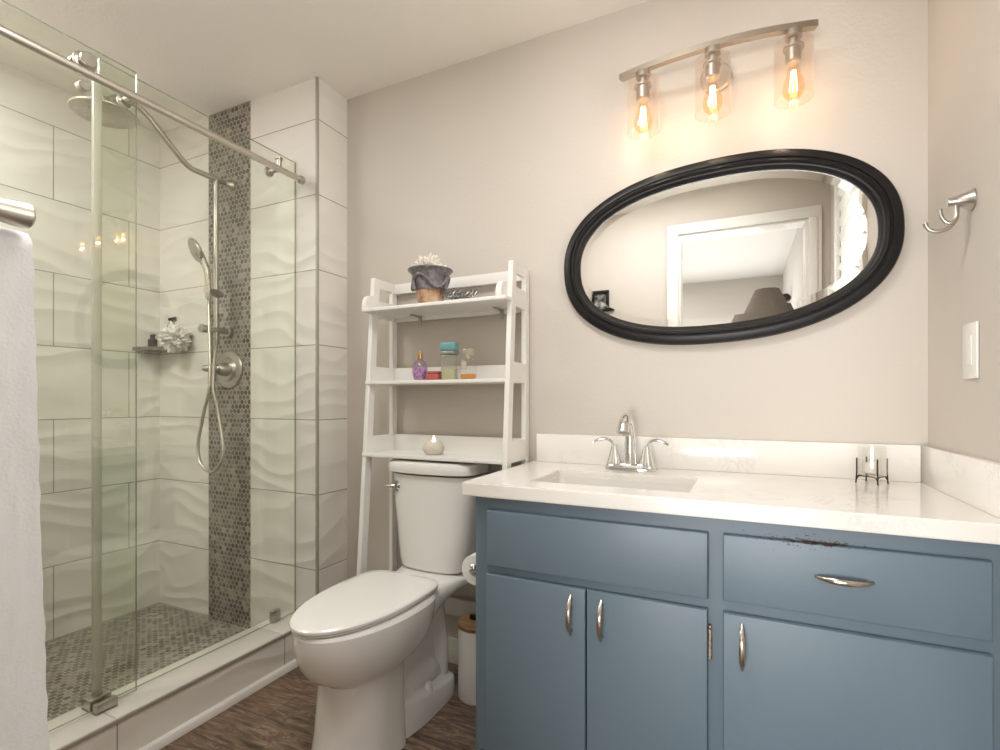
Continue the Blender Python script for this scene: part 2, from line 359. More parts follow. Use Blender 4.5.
# window: casing, stile frames and open plantation louvres
bm = B()
for (y0, y1, z0, z1) in ((WY0 - 0.06, WY0, WZ0 - 0.06, WZ1 + 0.06), (WY1, WY1 + 0.06, WZ0 - 0.06, WZ1 + 0.06), (WY0, WY1, WZ1, WZ1 + 0.06), (WY0, WY1, WZ0 - 0.06, WZ0)): box(bm, XR - 0.018, XR + 0.02, y0, y1, z0, z1, 0.003)
win = struct('window_1', bm, M_TRIMW)
bm = B()
for (y0, y1, z0, z1) in ((WY0, WY0 + 0.045, WZ0, WZ1), (WY1 - 0.045, WY1, WZ0, WZ1), (WY0 + 0.045, WY1 - 0.045, WZ1 - 0.05, WZ1), (WY0 + 0.045, WY1 - 0.045, WZ0, WZ0 + 0.05)): box(bm, XR + 0.002, XR + 0.032, y0, y1, z0, z1, 0.003)
struct('shutter_frame', bm, M_TRIMW, win)
zz = WZ0 + 0.09
while zz < WZ1 - 0.07:
    R = Matrix.Translation((XR + 0.017, 0, zz)) @ Matrix.Rotation(math.radians(30), 4, 'Y')
    struct('louvre', box(B(), -0.044, 0.044, WY0 + 0.047, WY1 - 0.047, -0.005, 0.005, 0.004, M=R), M_TRIMW, win); zz += 0.078
bm = box(B(), XR + 0.10, XR + 0.106, WY0, WY1, WZ0, WZ1); struct('window_pane', bm, M_CLEAR, win, smooth=False)
# the room beyond the doorway (seen in the mirror)
BX0, BX1, BY = -3.2, 0.40, -2.78
struct('floor_bedroom', box(B(), BX0, BX1 + 0.1, BY - 0.1, YF - 0.12, -0.1, 0.0), M_CARPET, smooth=False)
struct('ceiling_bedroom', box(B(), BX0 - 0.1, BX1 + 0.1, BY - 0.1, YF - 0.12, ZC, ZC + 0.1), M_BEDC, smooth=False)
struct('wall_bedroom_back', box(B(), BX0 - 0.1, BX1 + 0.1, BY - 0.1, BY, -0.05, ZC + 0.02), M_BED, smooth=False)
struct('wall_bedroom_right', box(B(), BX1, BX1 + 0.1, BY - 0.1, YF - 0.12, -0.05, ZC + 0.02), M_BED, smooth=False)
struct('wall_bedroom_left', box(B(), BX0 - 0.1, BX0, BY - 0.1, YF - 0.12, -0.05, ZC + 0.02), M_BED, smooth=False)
# ------------------------------------------------------------------ shower glass
GA, GB, RX, RZ = -1.722, -1.752, -1.685, 2.001
GTOP = 2.10
def glass_panel(x, y0, y1, z0, z1):
    b = box(B(), x - 0.004, x + 0.004, y0, y1, z0, z1)
    for f in b.faces: f.material_index = 0 if abs(f.normal.x) > 0.5 else 1
    return b
t = thing('sliding_glass_door', 'clear sliding glass shower door hung on rollers from the round rail', 'shower door', (GA, 0.52, 0.158))
part('glass_pane', glass_panel(GA, YF + 0.01, 0.955, 0.158, GTOP), [M_GLASS, M_GEDGE], t, smooth=False)
for y in (0.809, 0.20):
    b = B(); lathe(b, [(0.0, 0), (0.026, 0), (0.028, 0.002), (0.028, 0.010), (0.025, 0.012), (0.014, 0.013), (0.014, 0.024), (0.0195, 0.025), (0.021, 0.027), (0.021, 0.033), (0.019, 0.036), (0, 0.0365)], (GA + 0.006, y, 2.042), 'x', 32, (False, False))
    r = part('roller', b, M_NICKEL, t)
    b = B(); lathe(b, [(0, 0), (0.026, 0), (0.026, 0.016), (0.023, 0.018), (0, 0.018)], (GA - 0.006, y, 2.042), '-x', 32, (False, False)); part('roller_cap', b, M_NICKEL, r)
    b = B(); lathe(b, [(0, 0), (0.015, 0), (0.015, 0.02), (0.012, 0.023), (0, 0.023)], (GA + 0.006, y - 0.005, 1.968), 'x', 24, (False, False)); part('anti_jump_stop', b, M_NICKEL, t)
t = thing('fixed_glass_panel', 'fixed clear glass shower panel beside the mosaic strip, with a vinyl edge seal', 'glass panel', (GB, 1.2, CZ))
part('glass_pane', glass_panel(GB, 0.866, YS - 0.003, CZ + 0.001, GTOP), [M_GLASS, M_GEDGE], t, smooth=False)
part('edge_seal', box(B(), GB - 0.007, GB + 0.007, 0.850, 0.873, CZ + 0.001, 2.03, 0.002), M_SEAL, t, 'translucent vinyl edge seal')
part('glass_clamp', box(B(), GB - 0.012, GB + 0.012, 1.490, 1.528, CZ + 0.0005, CZ + 0.048, 0.002), M_NICKEL, t, 'square nickel glass clamp')
t = thing('door_rail', 'round brushed nickel rail running across the top of the shower glass', 'rail', (RX, 0.8, RZ))
b = B(); tube(b, [(RX, YF + 0.004, RZ), (RX, 1.585, RZ)], 0.0125, 20); part('rail_bar', b, M_NICKEL_Y, t)
b = B(); lathe(b, [(0, 0), (0.0165, 0), (0.0175, 0.003), (0.0175, 0.022), (0.0165, 0.0245), (0, 0.0245)], (RX, 1.568, RZ), 'y', 24, (False, False)); part('end_cap', b, M_NICKEL, t)
for y in (0.930, 1.47):
    b = B(); lathe(b, [(0, 0), (0.019, 0), (0.020, 0.002), (0.020, 0.010), (0.011, 0.012), (0.011, GB * -1 + RX - 0.004), (0, GB * -1 + RX - 0.004)], (GB + 0.0045, y, RZ - 0.0), 'x', 24, (False, False))
    f = part('standoff', b, M_NICKEL, t)
b = B(); lathe(b, [(0, 0), (0.011, 0), (0.011, 0.030), (0.015, 0.031), (0.015, 0.038), (0.012, 0.040), (0, 0.040)], (RX, 1.47, RZ + 0.006), 'z', 24, (False, False)); part('rail_stop', b, M_NICKEL, t)
b = B(); box(b, GB - 0.022, GA - 0.007, 0.832, 0.890, CZ, CZ + 0.035, 0.002); box(b, GA + 0.007, GA + 0.026, 0.832, 0.890, CZ, CZ + 0.030, 0.002); box(b, GB - 0.022, GA + 0.026, 0.832, 0.890, CZ, CZ + 0.006, 0.001)
solo('door_guide', b, M_NICKEL, (GA, 0.86, CZ), 'nickel floor guide block on the curb holding the sliding glass', 'door guide')
# ------------------------------------------------------------------ shower column
SX = -2.163
HOSE = [(SX + .040, 1.472, 1.53)] + [(SX + .042, 1.474, 1.506), (SX + .041, 1.48, 1.16), (SX - .008, 1.485, 1.012), (-2.218, 1.49, .867), (-2.201, 1.495, .777), (-2.134, 1.50, .749), (-2.081, 1.505, .80), (-2.076, 1.51, .871), (-2.126, 1.52, 1.03), (SX - .008, 1.53, 1.143)] + [(SX, 1.538, 1.325)]
t = thing('shower_column', 'brushed nickel shower column with round rain head on the mosaic strip', 'shower', (SX, YS - 0.004, 1.32))
b = B(); tube(b, [(SX, YS - 0.006, 2.075), (SX, 1.43, 2.075)] + crom([(SX, 1.42, 2.077), (SX, 1.385, 2.095), (SX, 1.30, 2.165), (SX, 1.235, 2.218), (SX, 1.185, 2.238), (SX, 1.125, 2.224), (SX, 1.095, 2.19)], 6), 0.0115, 16); part('shower_arm', b, M_NICKEL, t)
b = B(); lathe(b, [(0, 0), (0.029, 0), (0.029, 0.004), (0.018, 0.016), (0.014, 0.03), (0, 0.03)], (SX, YS - 0.0045, 2.075), '-y', 28, (False, False)); part('wall_flange', b, M_NICKEL, t)
b = B(); lathe(b, [(0, 0.06), (0.014, 0.06), (0.016, 0.035), (0.02, 0.018), (0.065, 0.012), (0.103, 0.006), (0.106, 0.002), (0.105, -0.003), (0.100, -0.006), (0, -0.0065)], (SX, 1.088, 2.146), 'z', 48, (False, False))
m_ = N('rain_head_nickel'); c_ = m_.obj(); vo = m_.n('TexVoronoi', inp={'Vector': c_, 'Scale': 130.0}); dots = m_.math('LESS_THAN', vo.outputs['Distance'], 0.28)
m_.bsdf(m_.mix(dots, (0.50, 0.46, 0.40), (0.16, 0.15, 0.13)), 0.32, 0.9); M_RAIN = m_.m
part('rain_head', b, M_RAIN, t)
b = B(); tube(b, [(SX, 1.538, 2.075), (SX, 1.538, 1.33)], 0.0105, 16); tube(b, [(SX, 1.538, 1.335), (SX, 1.538, 1.318)], [0.013, 0.008], 16); part('riser_pipe', b, M_NICKEL, t)
b = B(); tube(b, [(SX, YS - 0.005, 1.388), (SX, 1.595, 1.388)], 0.021, 20); tube(b, [(SX, 1.60, 1.388), (SX, 1.49, 1.388)], 0.0135, 16); tube(b, [(SX, 1.495, 1.388), (SX, 1.465, 1.388)], [0.017, 0.019], 18); part('diverter', b, M_NICKEL, t)
b = B(); tube(b, [(SX + 0.01, 1.565, 1.553), (SX + 0.005, 1.538, 1.553), (SX + 0.044, 1.462, 1.553)], [0.012, 0.018, 0.015], 16); slide = part('slide_holder', b, M_NICKEL, t)
b = B(); tube(b, crom([(SX + .040, 1.472, 1.515), (SX + .040, 1.472, 1.58), (SX + .034, 1.470, 1.64), (SX + 0.018, 1.462, 1.685), (SX + 0.007, 1.452, 1.712)], 5), [0.011, 0.012, 0.013, 0.016, 0.02], 16)
Rm = Matrix.Rotation(math.radians(-58), 3, 'X') @ Matrix.Rotation(math.radians(-6), 3, 'Y')
lathe(b, [(0, 0.02), (0.02, 0.018), (0.045, 0.008), (0.052, 0.0), (0.050, -0.008), (0, -0.010)], (SX + 0.0, 1.443, 1.728), 'z', 32, (False, False), M=Matrix.Rotation(math.radians(-18), 3, 'Z') @ Matrix.Rotation(math.radians(-66), 3, 'X'))
part('hand_shower', b, M_RAIN, t)
b = B(); tube(b, crom(HOSE, 8), 0.0072, 10)
m_ = N('ribbed_hose'); s_ = m_.sep(m_.obj()); w_ = m_.math('SINE', m_.math('MULTIPLY', s_[2], 1200.0)); m_.bsdf((0.55, 0.51, 0.45), 0.3, 1.0, m_.bump(w_, 0.5, 0.001)); part('hose', b, m_.m, t)
t = thing('shower_valve', 'round brushed nickel shower valve with lever handle on the mosaic strip', 'shower valve', (-2.170, YS - 0.004, 1.212))
b = B(); lathe(b, [(0, 0), (0.086, 0), (0.088, 0.003), (0.084, 0.008), (0.058, 0.012), (0.050, 0.022), (0, 0.022)], (-2.170, YS - 0.0045, 1.212), '-y', 48, (False, False)); part('valve_plate', b, M_NICKEL, t)
b = B(); lathe(b, [(0, 0.02), (0.034, 0.02), (0.030, 0.045), (0.026, 0.062), (0.022, 0.066), (0, 0.066)], (-2.170, YS - 0.0045, 1.212), '-y', 32, (False, False)); tube(b, [(-2.170, 1.566, 1.212), (-2.19, 1.548, 1.213), (-2.238, 1.530, 1.216)], [0.024, 0.022, 0.013], 16); part('lever', b, M_NICKEL, t)
# corner shelf with a mesh sponge and bottle
b = B(); loft(b, [[(XL + 0.001, 1.616, z), (XL + 0.001, 1.485, z), (XL + 0.03, 1.490, z), (XL + 0.11, 1.525, z), (XL + 0.175, 1.580, z), (XL + 0.190, 1.616, z)] for z in (1.316, 1.332)])
solo('corner_shelf', b, plain('grey_stone_shelf', (0.20, 0.185, 0.155), 0.4, 0, 0.3, 40), (XL + 0.05, 1.56, 1.316), 'grey triangular shelf in the tiled shower corner', 'shelf')
def frilly(c, r, seed, lobes, amp, rings=40, segs=64):
    t_ = B(); bmesh.ops.create_icosphere(t_, subdivisions=5, radius=1.0)
    for v in t_.verts:
        d = v.co.normalized(); q = mnoise.noise(d * lobes + Vector((seed, 0, 0))); q2 = mnoise.noise(d * lobes * 2.3 + Vector((0, seed, 0)))
        v.co = Vector(c) + d * r * (1 + amp * abs(q) * 2 - amp * 0.6 + amp * 0.6 * q2)
    return t_
solo('mesh_sponge', frilly((XL + 0.222, 1.552, 1.366), 0.062, 3.1, 3.6, 0.34), plain('white_nylon_mesh', (0.80, 0.78, 0.73), 0.8, 0, 0.12, 60, 0.8, 260), (XL + 0.222, 1.552, 1.30), 'white ruffled mesh bath sponge hanging at the corner shower shelf', 'sponge')
t = thing('pump_bottle', 'small dark bottle on the corner shelf left of the white sponge', 'bottle', (XL + 0.05, 1.552, 1.332))
b = B(); lathe(b, [(0, 0), (0.018, 0), (0.020, 0.004), (0.020, 0.038), (0.012, 0.046), (0, 0.046)], (XL + 0.05, 1.552, 1.3325), 'z', 20, (False, False)); part('bottle_body', b, plain('dark_bottle', (0.03, 0.028, 0.026), 0.4), t)
b = B(); lathe(b, [(0, 0.046), (0.011, 0.046), (0.011, 0.058), (0, 0.058)], (XL + 0.05, 1.552, 1.3325), 'z', 16, (False, False)); box(b, XL + 0.038, XL + 0.07, 1.546, 1.558, 1.390, 1.397, 0.002); part('cap', b, M_BLACK, t)
b = B(); tube(b, [(XL + 0.085, 1.575, 1.333), (XL + 0.105, 1.595, 1.43), (XL + 0.118, 1.606, 1.475)], [0.006, 0.008, 0.007], 10); tube(b, [(XL + 0.108, 1.596, 1.475), (XL + 0.14, 1.610, 1.482)], 0.007, 10)
solo('razor', b, M_WIRE, (XL + 0.085, 1.575, 1.333), 'dark razor leaning in the shower corner behind the sponge', 'razor')
# ------------------------------------------------------------------ towel on its arm at the far left
t = thing('towel_arm', 'brushed nickel two-arm towel holder with flared tip at the left edge', 'towel bar', (-0.655, YF, 1.262))
b = B(); tube(b, [(-0.650, YF + 0.003, 1.255), (-0.650, 0.199, 1.255), (-0.650, 0.234, 1.255), (-0.650, 0.254, 1.255), (-0.650, 0.259, 1.255), (-0.650, 0.262, 1.255)], [0.0098, 0.0102, 0.0112, 0.0132, 0.0128, 0.009], 24); part('arm_bar', b, M_NICKEL_Y, t)
b = B(); tube(b, [(-0.678, YF + 0.003, 1.222), (-0.678, 0.262, 1.222)], 0.0065, 16); part('arm_bar', b, M_NICKEL_Y, t)
b = B(); box(b, -0.698, -0.632, YF + 0.0005, YF + 0.012, 1.185, 1.30, 0.004); part('wall_plate', b, M_NICKEL, t)
def towel_mesh():
    b = B(); th = 0.011; rings = []
    prof = []                                    # (x offset, z) from front hem up over the arm and down behind
    for k in range(41): prof.append((0.0170 + 0.006 * (1 - k / 40), 0.60 + (1.222 - 0.60) * k / 40))
    for k in range(1, 12): a = math.pi * k / 12; prof.append((0.0170 * math.cos(a), 1.222 + 0.017 * math.sin(a)))
    for k in range(41): prof.append((-0.0170 - 0.006 * k / 40, 1.222 - (1.222 - 0.66) * k / 40))
    ny = 36
    def surf(i, j, side):
        x, z = prof[i]; s = j / ny
        y = 0.075 + (0.265 - 0.075) * s
        y += 0.014 * (1.262 - z) / 0.6 * (s + 0.0)          # hangs a little wider lower down
        wob = 0.004 * math.sin(s * 9.0 + z * 2.0) * min(1.0, max(0, 1.25 - z) * 4)
        nx = 1 if i < 46 else -1
        fz = 0.0022 * mnoise.noise(Vector((x * 40 + i, y * 160, z * 160)))
        off = (th / 2) * side
        if 41 <= i < 52:
            a = math.pi * (i - 40) / 12; return Vector((-0.678 + x + math.cos(a) * off, y, z + math.sin(a) * off + fz))
        return Vector((-0.678 + x + nx * (off + fz) + wob, y + fz * 0.7, z + fz))
    n = len(prof)
    for j in range(ny + 1):
        rings.append([surf(i, j, 1) for i in range(n)] + [surf(i, j, -1) for i in reversed(range(n))])
    return loft(b, rings)
solo('bath_towel', towel_mesh(), M_TOWEL, (-0.678, 0.17, 0.60), 'white terry towel draped over the nickel arm at the left edge', 'towel')
# ------------------------------------------------------------------ toilet
TX = -1.060
def egg(hx, yf, yb, yw, n=56, eb=4.0, cx=TX):
    pts = []
    for i in range(n):
        a = 2 * math.pi * i / n; c, s = math.cos(a), math.sin(a)
        if s <= 0: pts.append((cx + hx * c, yw + (yw - yf) * s))
        else: pts.append((cx + hx * math.copysign(abs(c) ** (2 / eb), c), yw + (yb - yw) * abs(s) ** (2 / eb)))
    return pts
def ring(p, z): return [(x, y, z) for x, y in p]
t = thing('toilet', 'white two-piece toilet with closed lid beside the blue vanity', 'toilet', (TX, 1.40, 0))
b = B()
secs = [(0.0, .120, 1.058, 1.335, 1.22), (0.02, .119, 1.062, 1.335, 1.22), (0.10, .114, 1.080, 1.335, 1.22), (0.22, .110, 1.096, 1.335, 1.22), (0.252, .110, 1.098, 1.337, 1.23), (0.264, .118, 1.083, 1.36, 1.25), (0.278, .131, 1.060, 1.40, 1.27), (0.30, .144, 1.036, 1.42, 1.29), (0.328, .156, 1.020, 1.44, 1.30), (0.36, .163, 1.009, 1.455, 1.305), (0.40, .167, 1.004, 1.465, 1.31), (0.422, .1665, 1.005, 1.465, 1.31), (0.430, .160, 1.012, 1.46, 1.31)]
loft(b, [ring(egg(hx, yf, yb, yw, eb=5.0 if z < 0.255 else 3.4), z) for z, hx, yf, yb, yw in secs])
def rrect(hx, y, z0, z1, n=32, e=4.0):
    zc, hz = (z0 + z1) / 2, (z1 - z0) / 2; r = []
    for i in range(n):
        a = 2 * math.pi * i / n; c, s = math.cos(a), math.sin(a)
        r.append((TX + hx * math.copysign(abs(c) ** (2 / e), c), y, zc + hz * math.copysign(abs(s) ** (2 / e), s)))
    return r
loft(b, [rrect(*q) for q in ((.140, 1.36, .31, .422), (.140, 1.42, .325, .424), (.130, 1.48, .338, .429), (.126, 1.53, .352, .430), (.138, 1.59, .375, .429), (.155, 1.65, .385, .429), (.155, 1.75, .388, .429))])
loft(b, [ring([(TX + (x - TX) * k, y) for x, y in egg(.072, 1.25, 1.66, 1.5, eb=4)], z) for z, k in ((0.02, 1.0), (0.2, .9), (0.36, .85), (0.40, 1.0))])
def pl(f, h):
    out = []
    for x, y in egg(h, 1.20, 1.648 - (0.116 - h) * 0.6, 1.45, eb=5):
        ztop = .112 - (y - 1.33) * .175 if y > 1.33 else .112
        out.append((x, y, f * ztop))
    return out
loft(b, [pl(0, .118), pl(.86, .117), pl(.96, .113), pl(1.12, .095), pl(1.3, .07)])
for sx in (-1, 1):
    X = TX + sx * 0.038
    tube(b, crom([(X, 1.365, .05), (X, 1.385, .09), (X + sx * .002, 1.43, .118), (X + sx * .004, 1.49, .122), (X, 1.54, .10), (X, 1.57, .06)], 6), [.045, .052, .056, .056, .050, .04], 20)
    X = TX + sx * 0.047
    tube(b, crom([(X, 1.585, .05), (X + sx * .004, 1.585, .14), (X + sx * .004, 1.58, .22), (X, 1.565, .29), (X - sx * .004, 1.545, .345), (X, 1.53, .38)], 6), [.044, .042, .040, .042, .044, .04], 20)
part('bowl', b, M_PORC, t)
b = B()
def slab(b, k, z0, z1, dome=0.0, eb=5.0, hx=.159, yf=.998, yb=1.497, yw=1.30):
    def rg(s, z): return ring(egg(hx - s - k, yf + s + k, yb - s - k, yw, eb=eb, cx=TX - .010), z)
    rs = [rg(.006, z0), rg(.001, z0 + .003), rg(0, (z0 + z1) / 2), rg(.001, z1 - .004), rg(.006, z1), rg(.03, z1 + dome * .5), rg(.08, z1 + dome * .9), rg(.14, z1 + dome)]
    return loft(b, rs)
slab(b, .004, .4305, .4375); part('seat', b, M_SEAT, t)
b = B(); slab(b, 0, .4385, .454, .003); part('lid', b, M_SEAT, t)
for sx in (-1, 1):
    b = B(); lathe(b, [(0, 0), (.017, 0), (.016, .008), (.013, .024), (.010, .028), (0, .029)], (TX + sx * 0.099, 1.452, .086), 'z', 24, (False, False)); part('bolt_cap', b, M_SEAT, t)
def tsec(hx, yf, z, e=5.0, yb=1.768, n=64):
    yc, hy = (yf + yb) / 2, (yb - yf) / 2; r = []
    for i in range(n):
        a = 2 * math.pi * i / n; c, s = math.cos(a), math.sin(a)
        x = hx * math.copysign(abs(c) ** (2 / e), c); y = yc + hy * math.copysign(abs(s) ** (2 / e), s)
        if y < yc: y -= 0.022 * (1 - (x / hx) ** 2)
        r.append((TX + x, y, z))
    return r
b = B(); loft(b, [tsec(.110, 1.632, .428), tsec(.133, 1.614, .431), tsec(.142, 1.606, .440), tsec(.149, 1.602, .48), tsec(.161, 1.600, .60), tsec(.172, 1.598, .70), tsec(.179, 1.597, .788)]); part('tank', b, M_PORC, t)
b = B(); loft(b, [tsec(.184, 1.588, .795), tsec(.191, 1.582, .798), tsec(.192, 1.581, .81), tsec(.192, 1.581, .825), tsec(.188, 1.585, .834), tsec(.178, 1.594, .838)]); part('tank_lid', b, M_PORC, t)
b = B(); lathe(b, [(0, -.01), (.019, -.01), (.020, .006), (.014, .014), (0, .014)], (-1.196, 1.597, .742), '-y', 24, (False, False)); tube(b, [(-1.196, 1.583, .742), (-1.215, 1.576, .741), (-1.236, 1.582, .740)], [.009, .007, .006], 12); part('flush_lever', b, M_CHROME, t, 'chrome flush lever')
# ------------------------------------------------------------------ over-toilet rack
t = thing('toilet_rack', 'white wooden ladder rack with three shelves standing over the toilet', 'shelf rack', (TX, 1.66, 0))
RXL, RXR, TH = -1.356, -0.727, 0.018
LEAN = lambda z: 1.635 - (1.562 - z) * 0.073
def leg(x0, x1, pts):                                     # side-profile polygon in y, z
    b = B(); loft(b, [[(x, y, z) for y, z in pts] for x in (x0, x1)]); bmesh.ops.bevel(b, geom=b.edges[:], offset=0.0015, segments=1, affect='EDGES'); return b
for x0 in (RXL, RXR - TH):
    part('leg', leg(x0, x0 + TH, [(LEAN(0), 0), (LEAN(0) + .04, 0), (LEAN(1.562) + .038, 1.562), (LEAN(1.562), 1.562)]), M_RACK, t)
    part('leg', leg(x0, x0 + TH, [(1.752, 0), (1.785, 0), (1.785, 1.562), (1.752, 1.562)]), M_RACK, t)
    for z0, z1 in ((1.525, 1.562), (1.405, 1.475), (1.132, 1.205), (.848, .925)):
        part('rung', leg(x0 + .001, x0 + TH - .001, [(LEAN(z0) + .03, z0), (1.756, z0), (1.756, z1), (LEAN(z1) + .03, z1)]), M_RACK, t)
for z0, z1, fr, br_, bz in ((.848, .860, .004, True, .925), (1.132, 1.145, .005, True, 1.205), (1.416, 1.429, .052, True, 1.470)):
    yf = LEAN(z0) - fr
    b = box(B(), (RXL + .001) if fr < .05 else RXL + 0.006, (RXR - TH) if fr < .05 else RXR, yf, LEAN(z0) - .0005, z0, z1, .0015); box(b, RXL + TH, RXR - TH, LEAN(z0) - .001, 1.768, z0 + .0005, z1, 0)
    sh = part('shelf', b, M_RACK, t)
    part('back_lip', box(B(), RXL + TH, RXR - TH, 1.766, 1.778, z0 - (.015 if fr > .05 else 0), bz, .0015), M_RACK, sh)
part('back_rail', box(B(), RXL + TH, RXR - TH, 1.766, 1.780, 1.520, 1.562, .002), M_RACK, t)
part('back_rail', box(B(), RXL + TH, RXR - TH, 1.766, 1.780, .205, .272, .002), M_RACK, t)
for x0 in (RXL + .003, RXR - TH - .022):
    pr = [(1.632, 1.429), (1.632, 1.486), (1.610, 1.486), (1.592, 1.480), (1.580, 1.466), (1.575, 1.449), (1.575, 1.429)]
    b = B(); loft(b, [[(x, y, z) for y, z in pr] for x in (x0, x0 + .022)]); bmesh.ops.bevel(b, geom=b.edges[:], offset=0.002, segments=2, affect='EDGES'); part('shelf_cheek', b, M_RACK, t)
for x in (-1.205, -0.83):
    b = box(B(), x - .007, x + .007, 1.70, 1.764, 1.4115, 1.4155, 0); box(b, x - .007, x + .007, 1.760, 1.764, 1.377, 1.4155, 0); part('angle_bracket', b, M_NICKEL, t)
b = B(); lathe(b, [(0, 0), (.006, 0), (.006, .004), (0, .005)], (-.93, 1.766, .245), '-y', 12, (False, False)); part('screw', b, M_NICKEL, t)
# decorations on the rack
PZ = 1.4292
t = thing('swag_planter', 'grey and tan draped ceramic pot of white coral on the top rack shelf', 'pot', (-1.066, 1.628, PZ))
px, py = -1.066, 1.628
PS = Matrix.Translation((px, py, PZ)) @ Matrix.Diagonal((.93, .93, .86, 1)) @ Matrix.Translation((-px, -py, -PZ))
b = B(); lathe(b, [(0, 0), (.046, 0), (.050, .004), (.055, .030), (.056, .034), (.057, .060), (.060, .066), (.050, .068), (0, .068)], (px, py, PZ), 'z', 40, (False, False))
m_ = N('tan_ceramic'); c_ = m_.obj(); f_ = m_.noise(c_, 30, 4, 0.6); m_.bsdf(m_.ramp(f_, [(0.34, (0.16, 0.07, 0.035)), (0.48, (0.46, 0.28, 0.16)), (0.7, (0.62, 0.45, 0.30))]), 0.4); b.transform(PS); part('pot_base', b, m_.m, t)
m_ = N('grey_blue_glaze'); c_ = m_.obj(); f_ = m_.noise(c_, 45, 4, 0.65); m_.bsdf(m_.ramp(f_, [(0.3, (0.09, 0.085, 0.10)), (0.5, (0.19, 0.175, 0.19)), (0.72, (0.36, 0.33, 0.31))]), 0.35); M_GLAZE = m_.m
b = B(); lathe(b, [(0, .060), (.060, .060), (.062, .066), (.066, .095), (.072, .125), (.084, .142), (.091, .148), (.091, .153), (.084, .154), (.075, .142), (.060, .130), (0, .128)], (px, py, PZ), 'z', 48, (False, False)); b.transform(PS); part('pot_bowl', b, M_GLAZE, t)
b = B(); pts = []
for k in range(97):
    a = 2 * math.pi * k / 96; lift = math.cos(a * 3 - 1.34); pts.append((px + (.0735 + .002 * lift) * math.cos(a), py + (.0735 + .002 * lift) * math.sin(a), PZ + .094 + .027 * lift))
tube(b, pts, .0065, 10)
for k in range(3):
    a = (math.pi + 1.34 + 2 * math.pi * k) / 3
    aa = a + math.pi / 3
    tube(b, [(px + .076 * math.cos(aa - .42), py + .076 * math.sin(aa - .42), PZ + .118), (px + .075 * math.cos(aa - .46), py + .075 * math.sin(aa - .46), PZ + .09), (px + .071 * math.cos(aa - .46), py + .071 * math.sin(aa - .46), PZ + .062)], [.006, .007, .008], 10)
b.transform(PS); part('swag', b, M_GLAZE, t)
M_CORAL = plain('white_coral', (0.90, 0.85, 0.77), 0.8, 0, 0.15, 60, 0.7, 250)
b = frilly((px - .012, py, PZ + .160), .056, 7.7, 5.0, 0.35)
for v in b.verts: v.co.z = PZ + .165 + (v.co.z - PZ - .165) * 0.95
for k in range(26):
    a = random.uniform(0, 6.28); r = random.uniform(0.01, .055); h = random.uniform(.018, .034)
    p0 = Vector((px + r * math.cos(a), py + r * math.sin(a), PZ + .145)); p1 = p0 + Vector((random.uniform(-.014, .014), random.uniform(-.014, .014), h))
    tube(b, [p0, p0.lerp(p1, .6) + Vector((.003, 0, 0)), p1], [.007, .006, .0035], 7)
b.transform(PS); solo('coral', b, M_CORAL, (px, py, PZ + .13), 'white branching coral heaped in the grey draped pot', 'coral')
b = B(); random.seed(11)
for k in range(18):
    c0 = Vector((-.945 + random.uniform(-.045, .045), 1.630 + random.uniform(-.02, .02), PZ + .008)); pr = []
    r = random.uniform(.010, .020); tilt = random.uniform(-.9, .9)
    for q in range(15):
        a = 2 * math.pi * q / 12; pr.append(c0 + Vector((r * math.cos(a) * 1.3, r * .5 * math.sin(a) + r * math.sin(tilt) * math.cos(a) * .5, r + r * math.sin(a + tilt) * .9 + 0.0008 * q)))
    tube(b, pr, .0019, 6)
tube(b, crom([(-.985, 1.63, PZ + .004), (-.965, 1.625, PZ + .018), (-.95, 1.63, PZ + .030), (-.915, 1.625, PZ + .014), (-.895, 1.622, PZ + .003)], 5), .0025, 6)
solo('wire_ornament', b, plain('tarnished_silver', (0.38, 0.37, 0.36), 0.35, 0.9, 0.4, 90), (-.96, 1.63, PZ), 'tangled silver wire ornament beside the grey pot', 'ornament')
SZ = 1.1453
t = thing('perfume_bottle', 'round violet perfume bottle with gold cap, leftmost on the middle shelf', 'perfume bottle', (-1.142, 1.67, SZ), 'perfumes on the middle shelf')
b = B(); lathe(b, [(0, 0), (.020, 0), (.023, .004), (.030, .030), (.031, .048), (.026, .068), (.014, .082), (.009, .086), (0, .086)], (-1.142, 1.67, SZ), 'z', 28, (False, False)); part('bottle_glass', b, thin_glass('violet_glass', (0.88, 0.78, 0.90), 0.07, 0.10, (0.7, 0.55, 0.75)), t)
b = B(); lathe(b, [(0, .002), (.019, .002), (.022, .006), (.028, .03), (.028, .05), (0, .05)], (-1.142, 1.67, SZ), 'z', 28, (False, False))
m_ = N('violet_pattern'); c_ = m_.obj(); f_ = m_.noise(c_, 70, 2); m_.bsdf(m_.ramp(f_, [(0.42, (0.62, 0.48, 0.62)), (0.5, (0.30, 0.10, 0.36)), (0.62, (0.66, 0.45, 0.60))]), 0.3); part('perfume', b, m_.m, t)
b = B(); lathe(b, [(0, .085), (.010, .085), (.010, .104), (.006, .106), (.0055, .118), (0, .118)], (-1.142, 1.67, SZ), 'z', 20, (False, False)); part('cap', b, plain('gold_cap', (0.62, 0.38, 0.14), 0.22, 1.0), t)
b = box(B(), -1.099, -1.045, 1.645, 1.685, SZ, SZ + .024, .005, 3); c = box(b, -1.097, -1.047, 1.647, 1.683, SZ + .024, SZ + .036, .006, 3)
solo('red_box', b, plain('coral_red_box', (0.48, 0.10, 0.09), 0.4, 0, 0.25, 70), (-1.072, 1.665, SZ), 'small coral red trinket box between the perfume bottles', 'box')
t = thing('perfume_bottle', 'tall clear perfume bottle with turquoise cap on the middle shelf', 'perfume bottle', (-1.008, 1.67, SZ), 'perfumes on the middle shelf')
x = -1.008
